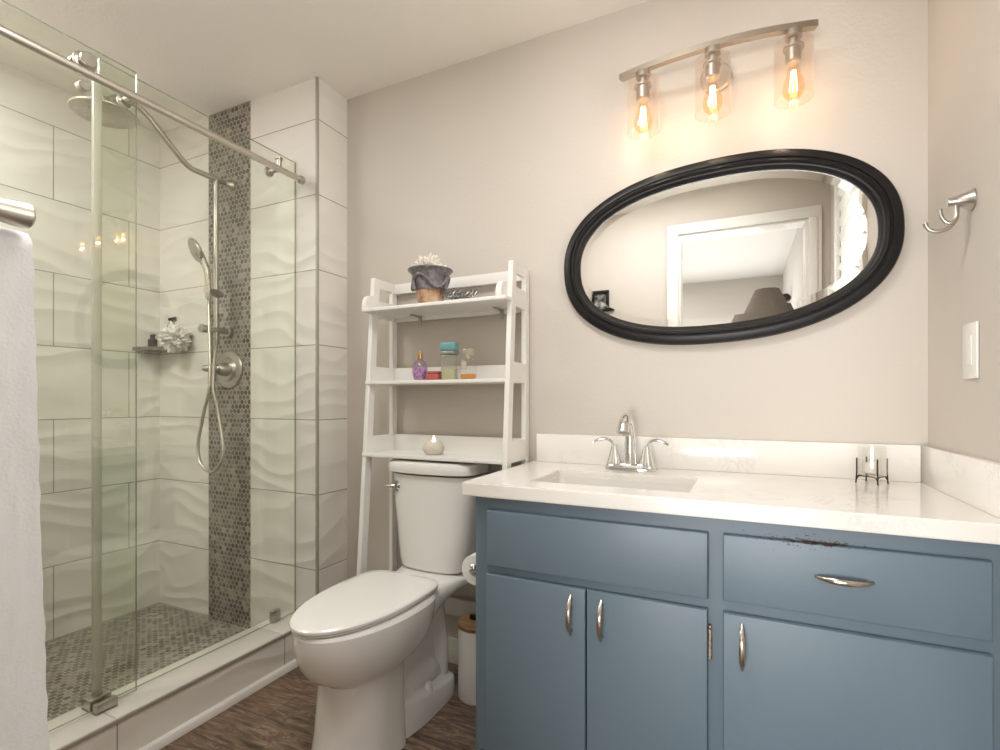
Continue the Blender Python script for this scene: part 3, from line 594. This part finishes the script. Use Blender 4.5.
part('bottle_glass', box(B(), x - .030, x + .030, 1.655, 1.685, SZ, SZ + .097, .005, 3), thin_glass('frosted_glass', (0.86, 0.87, 0.82), 0.06, 0.18, (0.8, 0.8, 0.74)), t)
part('perfume', box(B(), x - .027, x + .027, 1.658, 1.682, SZ + .003, SZ + .042, .003, 2), plain('pale_yellow_liquid', (0.62, 0.58, 0.36), 0.2), t)
b = box(B(), x - .032, x + .032, 1.653, 1.687, SZ + .097, SZ + .111, .003, 2); part('collar', b, plain('grey_green_collar', (0.30, 0.34, 0.30), 0.3, 0.5), t)
part('cap', box(B(), x - .033, x + .033, 1.652, 1.688, SZ + .111, SZ + .145, .007, 3), plain('turquoise_cap', (0.17, 0.38, 0.41), 0.3, 0, 0.2), t)
t = thing('perfume_bottle', 'square clear perfume bottle with amber liquid, rightmost on the middle shelf', 'perfume bottle', (-.924, 1.665, SZ), 'perfumes on the middle shelf')
x = -.924
part('bottle_glass', box(B(), x - .031, x + .031, 1.652, 1.682, SZ, SZ + .080, .010, 3), M_CLEAR, t)
part('perfume', box(B(), x - .028, x + .028, 1.655, 1.679, SZ + .004, SZ + .022, .004, 2), plain('amber_liquid', (0.72, 0.27, 0.045), 0.2, 0, 0.3, 60), t)
part('label_plate', box(B(), x - .020, x + .002, 1.6508, 1.6518, SZ + .038, SZ + .068, 0), plain('cream_label', (0.52, 0.46, 0.39), 0.5), t)
b = B(); lathe(b, [(0, .080), (.010, .080), (.010, .092), (0, .092)], (x, 1.667, SZ), 'z', 20, (False, False)); box(b, x - .024, x + .024, 1.659, 1.675, SZ + .092, SZ + .116, .004, 2); part('stopper', b, thin_glass('stopper_glass', (0.92, 0.90, 0.84), 0.1, 0.25, (0.85, 0.8, 0.7)), t)
t = thing('tealight_holder', 'round cream candle holder with glowing flame-tip light on the lowest rack shelf', 'candle', (-1.075, 1.665, .8602))
b = B(); lathe(b, [(0, 0), (.027, 0), (.033, .004), (.041, .018), (.042, .030), (.036, .044), (.027, .050), (.020, .049), (.018, .040), (0, .040)], (-1.075, 1.665, .8602), 'z', 36, (False, False)); part('holder', b, plain('cream_stone', (0.66, 0.60, 0.53), 0.6, 0, 0.08, 60), t)
b = B(); lathe(b, [(0, .040), (.006, .042), (.0075, .052), (.005, .064), (.001, .074), (0, .0745)], (-1.075, 1.665, .8602), 'z', 16, (False, False)); part('flame_tip', b, emit('flame_glow', (1.0, 0.86, 0.62), 1.6), t)
# ------------------------------------------------------------------ vanity
VX0, VX1, VYF = -0.682, XR - 0.002, 1.272
t = thing('vanity_cabinet', 'blue painted vanity cabinet under the white quartz countertop', 'cabinet', ((VX0 + VX1) / 2, 1.5, 0))
CT = 0.802
b = box(B(), VX0, VX0 + .018, VYF + .002, YB - .016, 0.0, CT, .001); box(b, VX1 - .018, VX1, VYF + .002, YB - .016, 0.0, CT); box(b, VX0 + .018, VX1 - .018, VYF + .07, VYF + .085, 0, .09); box(b, VX0 + .018, VX1 - .018, VYF + .02, YB - .016, .09, .105); box(b, VX0 + .018, VX1 - .018, YB - .022, YB - .016, .105, CT)
part('carcass', b, M_BLUE, t)
b = B()
for x0, x1, z0, z1 in ((VX0 + .012, -.628, .09, CT), (-.082, -.028, .09, CT), (.412, VX1, .09, CT), (-.628, -.082, .757, CT), (-.028, .412, .757, CT), (-.628, -.082, .580, .628), (-.028, .412, .580, .628), (-.628, -.082, .09, .125), (-.028, .412, .09, .125)): box(b, x0, x1, VYF - .001 if x0 > -.66 else VYF - .001, VYF + .018, z0, z1, 0)
part('face_frame', b, M_BLUE_C, t)
def slabf(x0, x1, z0, z1): # overlay front with eased edges
    b = B(); f, k = VYF - .019, .006
    loft(b, [[(x0, VYF - .0015, z0), (x1, VYF - .0015, z0), (x1, VYF - .0015, z1), (x0, VYF - .0015, z1)], [(x0, f + .005, z0), (x1, f + .005, z0), (x1, f + .005, z1), (x0, f + .005, z1)], [(x0 + .002, f + .001, z0 + .002), (x1 - .002, f + .001, z0 + .002), (x1 - .002, f + .001, z1 - .002), (x0 + .002, f + .001, z1 - .002)], [(x0 + k, f, z0 + k), (x1 - k, f, z0 + k), (x1 - k, f, z1 - k), (x0 + k, f, z1 - k)]]); return b
def pull(cx, cz, vert, L=.104):
    b = B(); pts = []; rr = []; f = VYF - .019
    for k in range(25):
        s = k / 24 * 2 - 1; d = f - .003 - .024 * (1 - abs(s) ** 2.4)
        pts.append((cx, d, cz + s * L / 2) if vert else (cx + s * L / 2, d, cz)); rr.append(.0062 * (1 - .62 * abs(s) ** 2.5))
    tube(b, pts, rr, 14, flat=0.5, up=(0, 1, 0))
    for s in (-.76, .76):
        p = (cx, f, cz + s * L / 2) if vert else (cx + s * L / 2, f, cz)
        tube(b, [(p[0], f + .001, p[2]), (p[0], f - .014, p[2])], [.0055, .004], 12)
    return b
M_PULL = brushed('pull_nickel', (0.62, 0.55, 0.47), 0.22)
part('false_drawer_front', slabf(-.639, -.070, .614, .766), M_BLUE, t)
for x0, x1, hx_ in ((-.641, -.3575, -.395), (-.3545, -.071, -.316), (-.039, .425, .0)):
    d = part('door', slabf(x0, x1, .098, .590), M_BLUE, t); part('handle', pull(hx_, .521, True), M_PULL, d)
d = part('drawer', slabf(-.039, .424, .617, .7665), M_BLUE_C, t); part('handle', pull(.189, .700, False), M_PULL, d)
b = box(B(), -.0695, -.0655, VYF - .008, VYF - .001, .482, .545, .001); tube(b, [(-.0665, VYF - .010, .482), (-.0665, VYF - .010, .545)], .004, 10); sphere(b, (-.0665, VYF - .010, .549), .0045, 10); sphere(b, (-.0665, VYF - .010, .478), .0045, 10)
m_ = N('worn_brass'); f_ = m_.noise(m_.obj(), 120, 3); m_.bsdf(m_.ramp(f_, [(0.50, (0.42, 0.37, 0.30)), (0.68, (0.28, 0.14, 0.06))]), 0.4, 0.7); part('hinge', b, m_.m, t)
# countertop with undermount sink
CX_, CY_ = (-.712, XR - .001), (1.246, YB - .001)
HX, HY = (-.543, -.118), (1.345, 1.600)
t = thing('countertop', 'white veined quartz countertop with sink cutout on the blue vanity', 'countertop', (-.12, 1.5, CT))
b = B(); xs, ys = [CX_[0], HX[0], HX[1], CX_[1]], [CY_[0], HY[0], HY[1], CY_[1]]
g = {}
for zi, z in enumerate((CT, .840)):
    for i, x in enumerate(xs):
        for j, y in enumerate(ys): g[i, j, zi] = b.verts.new((x, y, z))
for i in range(3):
    for j in range(3):
        if (i, j) == (1, 1): continue
        for zi in (0, 1): b.faces.new([g[i, j, zi], g[i + 1, j, zi], g[i + 1, j + 1, zi], g[i, j + 1, zi]])
def wallq(p, q): b.faces.new([g[(*p, 0)], g[(*q, 0)], g[(*q, 1)], g[(*p, 1)]])
for i in range(3):
    wallq((i, 0), (i + 1, 0)); wallq((i, 3), (i + 1, 3)); wallq((0, i), (0, i + 1)); wallq((3, i), (3, i + 1))
for p, q in (((1, 1), (2, 1)), ((2, 1), (2, 2)), ((2, 2), (1, 2)), ((1, 2), (1, 1))): wallq(p, q)
bmesh.ops.recalc_face_normals(b, faces=b.faces[:])
ed = [e for e in b.edges if e.calc_face_angle(0) > 1.0 and not all(v.co.y > 1.7 for v in e.verts)]
bmesh.ops.bevel(b, geom=ed, offset=.003, segments=2, affect='EDGES')
part('counter_slab', b, M_QUARTZ, t)
part('backsplash', box(B(), -.694, XR - .0205, YB - .020, YB - .0005, .8402, .944, .002), M_QUARTZ, t)
part('side_splash', box(B(), XR - .020, XR - .0005, CY_[0] + .004, YB - .0005, .8402, .944, .002), M_QUARTZ, t)
b = B()
def rr2(x0, x1, y0, y1, z, r, n=6):
    out = []
    for cx, cy, a0 in ((x1 - r, y1 - r, 0), (x0 + r, y1 - r, 90), (x0 + r, y0 + r, 180), (x1 - r, y0 + r, 270)):
        for k in range(n + 1): a = math.radians(a0 + 90 * k / n); out.append((cx + r * math.cos(a), cy + r * math.sin(a), z))
    return out
h0, h1, k0, k1 = HX[0] - .012, HX[1] + .012, HY[0] - .012, HY[1] + .012
e_ = .0122
loft(b, [rr2(h0 + e_, h1 - e_, k0 + e_, k1 - e_, CT + .014, .006), rr2(h0 + e_, h1 - e_, k0 + e_, k1 - e_, CT + .019, .006), rr2(h0 + .0155, h1 - .0155, k0 + .0155, k1 - .0155, CT + .019, .012), rr2(h0 + .018, h1 - .018, k0 + .018, k1 - .018, CT - .02, .03), rr2(h0 + .028, h1 - .028, k0 + .028, k1 - .028, CT - .10, .045), rr2(h0 + .055, h1 - .055, k0 + .055, k1 - .055, CT - .128, .05), rr2(h0 + .18, h1 - .18, k0 + .11, k1 - .11, CT - .135, .02)], False, True)
t = thing('sink', 'white rectangular undermount sink basin in the quartz countertop', 'sink', (-.332, 1.47, CT - .14)); part('basin', b, M_PORC, t)
b = B(); lathe(b, [(0, 0), (.022, 0), (.022, .003), (.014, .004), (0, .002)], (-.332, 1.4725, CT - .1345), 'z', 24, (False, False)); part('drain', b, M_CHROME, t, 'chrome drain')
# faucet
FX, FY, FZ = -.331, 1.690, .8402
t = thing('faucet', 'polished chrome two-handle faucet behind the sink', 'faucet', (FX, FY, FZ))
b = B()
def oval(hx, hy, z, n=40): return [(FX + hx * math.copysign(abs(math.cos(2 * math.pi * i / n)) ** .75, math.cos(2 * math.pi * i / n)), FY + hy * math.copysign(abs(math.sin(2 * math.pi * i / n)) ** .75, math.sin(2 * math.pi * i / n)), z) for i in range(n)]
loft(b, [oval(.082, .029, FZ), oval(.082, .029, FZ + .008), oval(.078, .026, FZ + .020), oval(.074, .023, FZ + .023)]); part('base_plate', b, M_CHROME, t)
b = B(); tube(b, crom([(FX, FY, FZ + .018), (FX, FY, FZ + .06), (FX, FY - .002, FZ + .115), (FX, FY - .016, FZ + .153), (FX, FY - .050, FZ + .174), (FX, FY - .088, FZ + .160), (FX - .001, FY - .108, FZ + .128)], 7), [.026, .0205, .0170, .0155, .0155, .0180, .0200], 20); part('spout', b, M_CHROME, t)
for sx in (-1, 1):
    hx0 = FX + sx * .052
    b = B(); lathe(b, [(0, .020), (.0255, .020), (.0235, .028), (.016, .055), (.0105, .076), (.009, .082), (0, .083)], (hx0, FY, FZ), 'z', 28, (False, False))
    tube(b, crom([(hx0, FY, FZ + .070), (hx0 + sx * .008, FY, FZ + .090), (hx0 + sx * .028, FY - .004, FZ + .101), (hx0 + sx * .052, FY - .010, FZ + .097), (hx0 + sx * .070, FY - .014, FZ + .088)], 6), [.009, .0085, .008, .0085, .0075, .005], 14, flat=0.6); part('handle', b, M_CHROME, t)
# wire candle holder on the counter
HXc, HYc, HZc = .323, 1.706, .8402
t = thing('candle_holder', 'glass votive cup in a dark wire stand on the quartz counter', 'candle holder', (HXc, HYc, HZc))
b = B(); r = .036
for k in range(4):
    a = math.pi * 2 * k / 4 + .16; cx, cy = HXc + r * math.cos(a), HYc + r * math.sin(a)
    tube(b, [(cx + .002 * math.cos(a), cy + .002 * math.sin(a), HZc + .0005), (cx, cy, HZc + .030), (cx, cy, HZc + .070)], .0019, 8)
    a2 = a + math.pi / 2; ex, ey = HXc + r * math.cos(a2), HYc + r * math.sin(a2)
    A, E_ = Vector((cx, cy, 0)), Vector((ex, ey, 0))
    tube(b, [A + Vector((0, 0, HZc + .012)), A.lerp(E_, .08) + Vector((0, 0, HZc + .019)), A.lerp(E_, .2) + Vector((0, 0, HZc + .021)), A.lerp(E_, .8) + Vector((0, 0, HZc + .021)), A.lerp(E_, .92) + Vector((0, 0, HZc + .019)), E_ + Vector((0, 0, HZc + .012))], .0016, 8)
part('wire_stand', b, M_WIRE, t)
b = B(); lathe(b, [(0, .0235), (.031, .0235), (.034, .026), (.034, .101), (.032, .101), (.032, .029), (0, .028)], (HXc, HYc, HZc), 'z', 36, (False, False)); part('glass_cup', b, M_CLEAR, t)
b = B(); lathe(b, [(0, 0), (.0155, 0), (.016, .002), (.016, .026), (.014, .028), (0, .027)], (HXc, HYc, HZc + .0295), 'z', 24, (False, False)); tube(b, [(HXc, HYc, HZc + .055), (HXc + .001, HYc, HZc + .064)], .0012, 6)
solo('votive_candle', b, plain('white_wax', (0.86, 0.82, 0.74), 0.5, Subsurface_Weight=0.2), (HXc, HYc, HZc + .029), 'small white candle inside the wire-stand glass cup', 'candle')
# ------------------------------------------------------------------ paper roll and bin
t = thing('paper_holder', 'nickel toilet paper post on the left side of the vanity', 'paper holder', (VX0, 1.60, .53))
b = B(); tube(b, crom([(VX0 - .001, 1.544, .53), (VX0 - .05, 1.544, .53), (VX0 - .080, 1.542, .53), (VX0 - .094, 1.532, .53), (VX0 - .096, 1.51, .53), (VX0 - .096, 1.436, .53)], 6), .0075, 14); part('post', b, M_NICKEL, t)
b = B(); lathe(b, [(0, 0), (.015, 0), (.015, .004), (.012, .012), (0, .012)], (VX0 - .0008, 1.544, .53), '-x', 24, (False, False)); part('wall_flange', b, M_NICKEL, t)
b = B(); sphere(b, (VX0 - .096, 1.436, .533), .0145, 18, sc=(1, .8, 1)); part('knob', b, M_CHROME, t, 'chrome end knob')
b = B(); lathe(b, [(.021, 0), (.047, 0), (.049, .002), (.049, .082), (.047, .084), (.021, .084), (.021, 0)], (VX0 - .096, 1.447, .520), 'y', 40, (False, False))
solo('paper_roll', b, M_PAPER, (VX0 - .098, 1.5, .466), 'white toilet paper roll hanging beside the vanity', 'toilet paper')
BX_, BY_ = -.862, 1.625
t = thing('waste_bin', 'white cylindrical bin with wooden lid between toilet and vanity', 'bin', (BX_, BY_, 0))
b = B(); lathe(b, [(0, 0), (.064, 0), (.069, .006), (.070, .012), (.070, .255), (.068, .258), (0, .258)], (BX_, BY_, 0), 'z', 48, (False, False)); part('bin_body', b, M_BIN, t)
b = B(); lathe(b, [(0, .259), (.071, .259), (.072, .262), (.072, .272), (.069, .276), (0, .276)], (BX_, BY_, 0), 'z', 48, (False, False)); part('bin_lid', b, M_BAMBOO, t, 'wooden lid')
b = box(B(), BX_ - .030, BX_ + .030, BY_ - .010, BY_ + .010, .276, .292, .004); part('lid_handle', b, M_BLACK, t, 'black lid handle')
# ------------------------------------------------------------------ oval mirror
MX, MZ = -.087, 1.551
t = thing('oval_mirror', 'oval mirror with black frame on the wall above the sink', 'mirror', (MX, YB, MZ))
def ov(a_, b_, y, n=128, e=2.32, rot=math.radians(2.4)):
    out = []
    for i in range(n):
        q = 2 * math.pi * i / n; c, s = math.cos(q), math.sin(q)
        x = a_ * math.copysign(abs(c) ** (2 / e), c); z = b_ * math.copysign(abs(s) ** (2 / e), s)
        out.append((MX + x * math.cos(rot) - z * math.sin(rot), y, MZ + x * math.sin(rot) + z * math.cos(rot)))
    return out
OA, OB = .500, .297
prof = [(0, 0), (0, .018), (.003, .024), (.008, .026), (.022, .030), (.026, .030), (.028, .026), (.030, .026), (.033, .030), (.037, .031), (.040, .028), (.042, .023), (.046, .023), (.050, .021), (.053, .016), (.056, .014), (.060, .012), (.060, 0)]
b = B(); loft(b, [ov(OA - s, OB - s, YB - .001 - h) for s, h in prof], False, False); part('frame', b, M_BLACK, t, ang=40)
b = B(); gy = YB - .0105
loft(b, [ov(OA - .058, OB - .058, gy + .0006), ov(OA - .084, OB - .084, gy)], False, True)
part('mirror_glass', b, M_MIRROR, t, smooth=False)
# ------------------------------------------------------------------ vanity light
LX = (-.288, -.080, .1336); LZ = 2.139
LYc = lambda x: 1.660 + .038 * ((x + .080) / .275) ** 2
t = thing('vanity_light', 'three-lamp brushed nickel light bar with clear glass shades above the mirror', 'wall light', (-.080, YB, 2.11))
b = B(); lathe(b, [(0, 0), (.045, 0), (.047, .003), (.047, .014), (.042, .018), (0, .018)], (-.076, YB - .001, 2.112), '-y', 40, (False, False)); part('backplate', b, M_NICKEL, t)
b = B(); tube(b, crom([(-.080, YB - .018, 2.105), (-.080, 1.73, 2.108), (-.080, 1.695, 2.122), (-.080, 1.668, 2.138)], 5), .008, 14); part('arm', b, M_NICKEL, t)
b = B(); rg = []
for k in range(41):
    x = -.363 + (.191 + .363) * k / 40; y = LYc(x); tx = .062 * 2 * (x + .080) / .275 ** 2; n_ = Vector((-tx, 1, 0)).normalized() * .011
    rg.append([(x - n_.x, y - n_.y, LZ - .009), (x + n_.x, y + n_.y, LZ - .009), (x + n_.x, y + n_.y, LZ + .009), (x - n_.x, y - n_.y, LZ + .009)])
loft(b, rg); part('bar', b, brushed('light_bar_nickel', (0.50, 0.44, 0.37), 0.3, 0), t)
for x in LX:
    y = LYc(x); zt = 2.099; zb = 1.934; zs = LZ - .0095
    b = B(); lathe(b, [(0, zs), (.021, zs), (.022, zs - .004), (.022, zs - .020), (.020, zs - .022), (.012, zs - .024), (.012, zt - .014), (.027, zt - .015), (.027, zt - .021), (.0215, zt - .023), (.0205, zt - .058), (.017, zt - .062), (0, zt - .062)], (x, y, 0), 'z', 32, (False, False)); sk = part('socket', b, M_NICKEL, t)
    b = B(); lathe(b, [(.013, zt), (.044, zt), (.049, zt - .004), (.0505, zt - .012), (.0505, zb), (.048, zb)], (x, y, 0), 'z', 48, (False, False)); part('glass_shade', b, M_SHADE, t)
    b = B(); z0 = zt - .062; lathe(b, [(.012, z0), (.013, z0 - .012), (.018, z0 - .030), (.026, z0 - .055), (.029, z0 - .072), (.026, z0 - .088), (.016, z0 - .100), (.002, z0 - .104)], (x, y, 0), 'z', 32, (False, True)); bu = part('bulb', b, M_BULB, t)
    b = B()
    for k in range(6):
        a = 2 * math.pi * k / 6 + .3; tube(b, [(x + .006 * math.cos(a), y + .006 * math.sin(a), z0 - .022), (x + .0105 * math.cos(a + .2), y + .0105 * math.sin(a + .2), z0 - .078)], .0011, 6)
    part('filament', b, M_FIL, bu)
    lamp('bulb_light', 'POINT', (x, y, z0 - .060), BULB_W, WARM, .004)
# ------------------------------------------------------------------ robe hook and switch on the right wall
HYk, HZk = 1.489, 1.521
t = thing('robe_hook', 'brushed nickel double robe hook on the right wall', 'hook', (XR, HYk, HZk))
b = B(); lathe(b, [(0, 0), (.0235, 0), (.0235, .003), (.020, .007), (.013, .025), (.0095, .034), (.0095, .042), (.008, .045), (0, .045)], (XR - .0005, HYk, HZk), '-x', 28, (False, False)); part('hook_post', b, M_NICKEL, t)
for dy, pr in ((.007, [((.439), 1.513), ((.438), 1.482), (.428, 1.465), (.408, 1.459), (.392, 1.466), (.385, 1.481)]), (-.007, [((.439), 1.513), ((.439), 1.487), (.432, 1.472), (.420, 1.474), (.411, 1.488), (.408, 1.505)])):
    b = B(); tube(b, crom([(x, HYk + dy * min(1, k / 2), z) for k, (x, z) in enumerate(pr)], 6), [.0052, .0048, .0046, .0046, .0046, .0052], 12); part('hook_prong', b, M_NICKEL, t)
t = thing('light_switch', 'white rocker light switch on the right wall', 'light switch', (XR, 1.494, 1.18))
b = box(B(), XR - .006, XR - .0003, 1.454, 1.534, 1.118, 1.244, .003); part('switch_plate', b, M_TRIMW, t)
b = box(B(), XR - .0078, XR - .0055, 1.477, 1.511, 1.147, 1.215, .001); part('rocker', b, M_TRIMW, t)
# ------------------------------------------------------------------ things only the mirror shows
t = thing('picture_frame', 'small black framed picture reflected at the left end of the mirror', 'picture', (-.90, YF, 1.76))
b = B(); x0, x1, z0, z1 = -1.02, -.835, 1.62, 1.835
for q in ((x0, x1, z0, z0 + .022), (x0, x1, z1 - .022, z1), (x0, x0 + .022, z0 + .022, z1 - .022), (x1 - .022, x1, z0 + .022, z1 - .022)): box(b, q[0], q[1], YF + .001, YF + .02, q[2], q[3], .002)
part('frame', b, M_BLACK, t)
m_ = N('dark_print'); f_ = m_.noise(m_.obj(), 22, 4, 0.6); m_.bsdf(m_.ramp(f_, [(0.4, (0.03, 0.03, 0.03)), (0.55, (0.30, 0.29, 0.27)), (0.7, (0.6, 0.58, 0.55))]), 0.3)
part('print', box(B(), x0 + .02, x1 - .02, YF + .001, YF + .008, z0 + .02, z1 - .02), m_.m, t, smooth=False)
LMX, LMY = .165, -.62
t = thing('floor_lamp', 'tall floor lamp with grey tapered shade reflected in the mirror', 'lamp', (LMX, LMY, 0))
b = B(); lathe(b, [(.080, 1.875), (.235, 1.53)], (LMX, LMY, 0), 'z', 48, (False, False)); lathe(b, [(.077, 1.875), (.232, 1.53)], (LMX, LMY, 0), 'z', 48, (False, False)); part('lamp_shade', b, plain('taupe_linen', (0.20, 0.17, 0.14), 0.8, 0, 0.35, 40), t)
b = B(); lathe(b, [(0, 0), (.15, 0), (.15, .015), (.03, .03), (.014, .05), (.012, 1.55), (.02, 1.56), (.02, 1.62), (0, 1.62)], (LMX, LMY, 0), 'z', 32, (False, False)); part('lamp_base', b, M_WIRE, t)
t = thing('curtain_rod', 'dark rod with turned finial high on the wall beyond the doorway', 'curtain rod', (BX1 - .07, -2.1, 2.0))
b = B(); tube(b, [(BX1 - .045, -2.76, 1.99), (BX1 - .045, -1.74, 1.99)], .014, 14); tube(b, [(BX1 - .002, -2.0, 1.99), (BX1 - .045, -2.0, 1.99)], .010, 10); part('rod', b, M_WIRE, t)
b = B(); lathe(b, [(0, 0), (.022, 0), (.022, .012), (.013, .02), (.036, .045), (.042, .065), (.032, .088), (.010, .10), (.008, .115), (0, .12)], (BX1 - .045, -1.74, 1.99), 'y', 24, (False, False)); part('finial', b, M_WIRE, t)
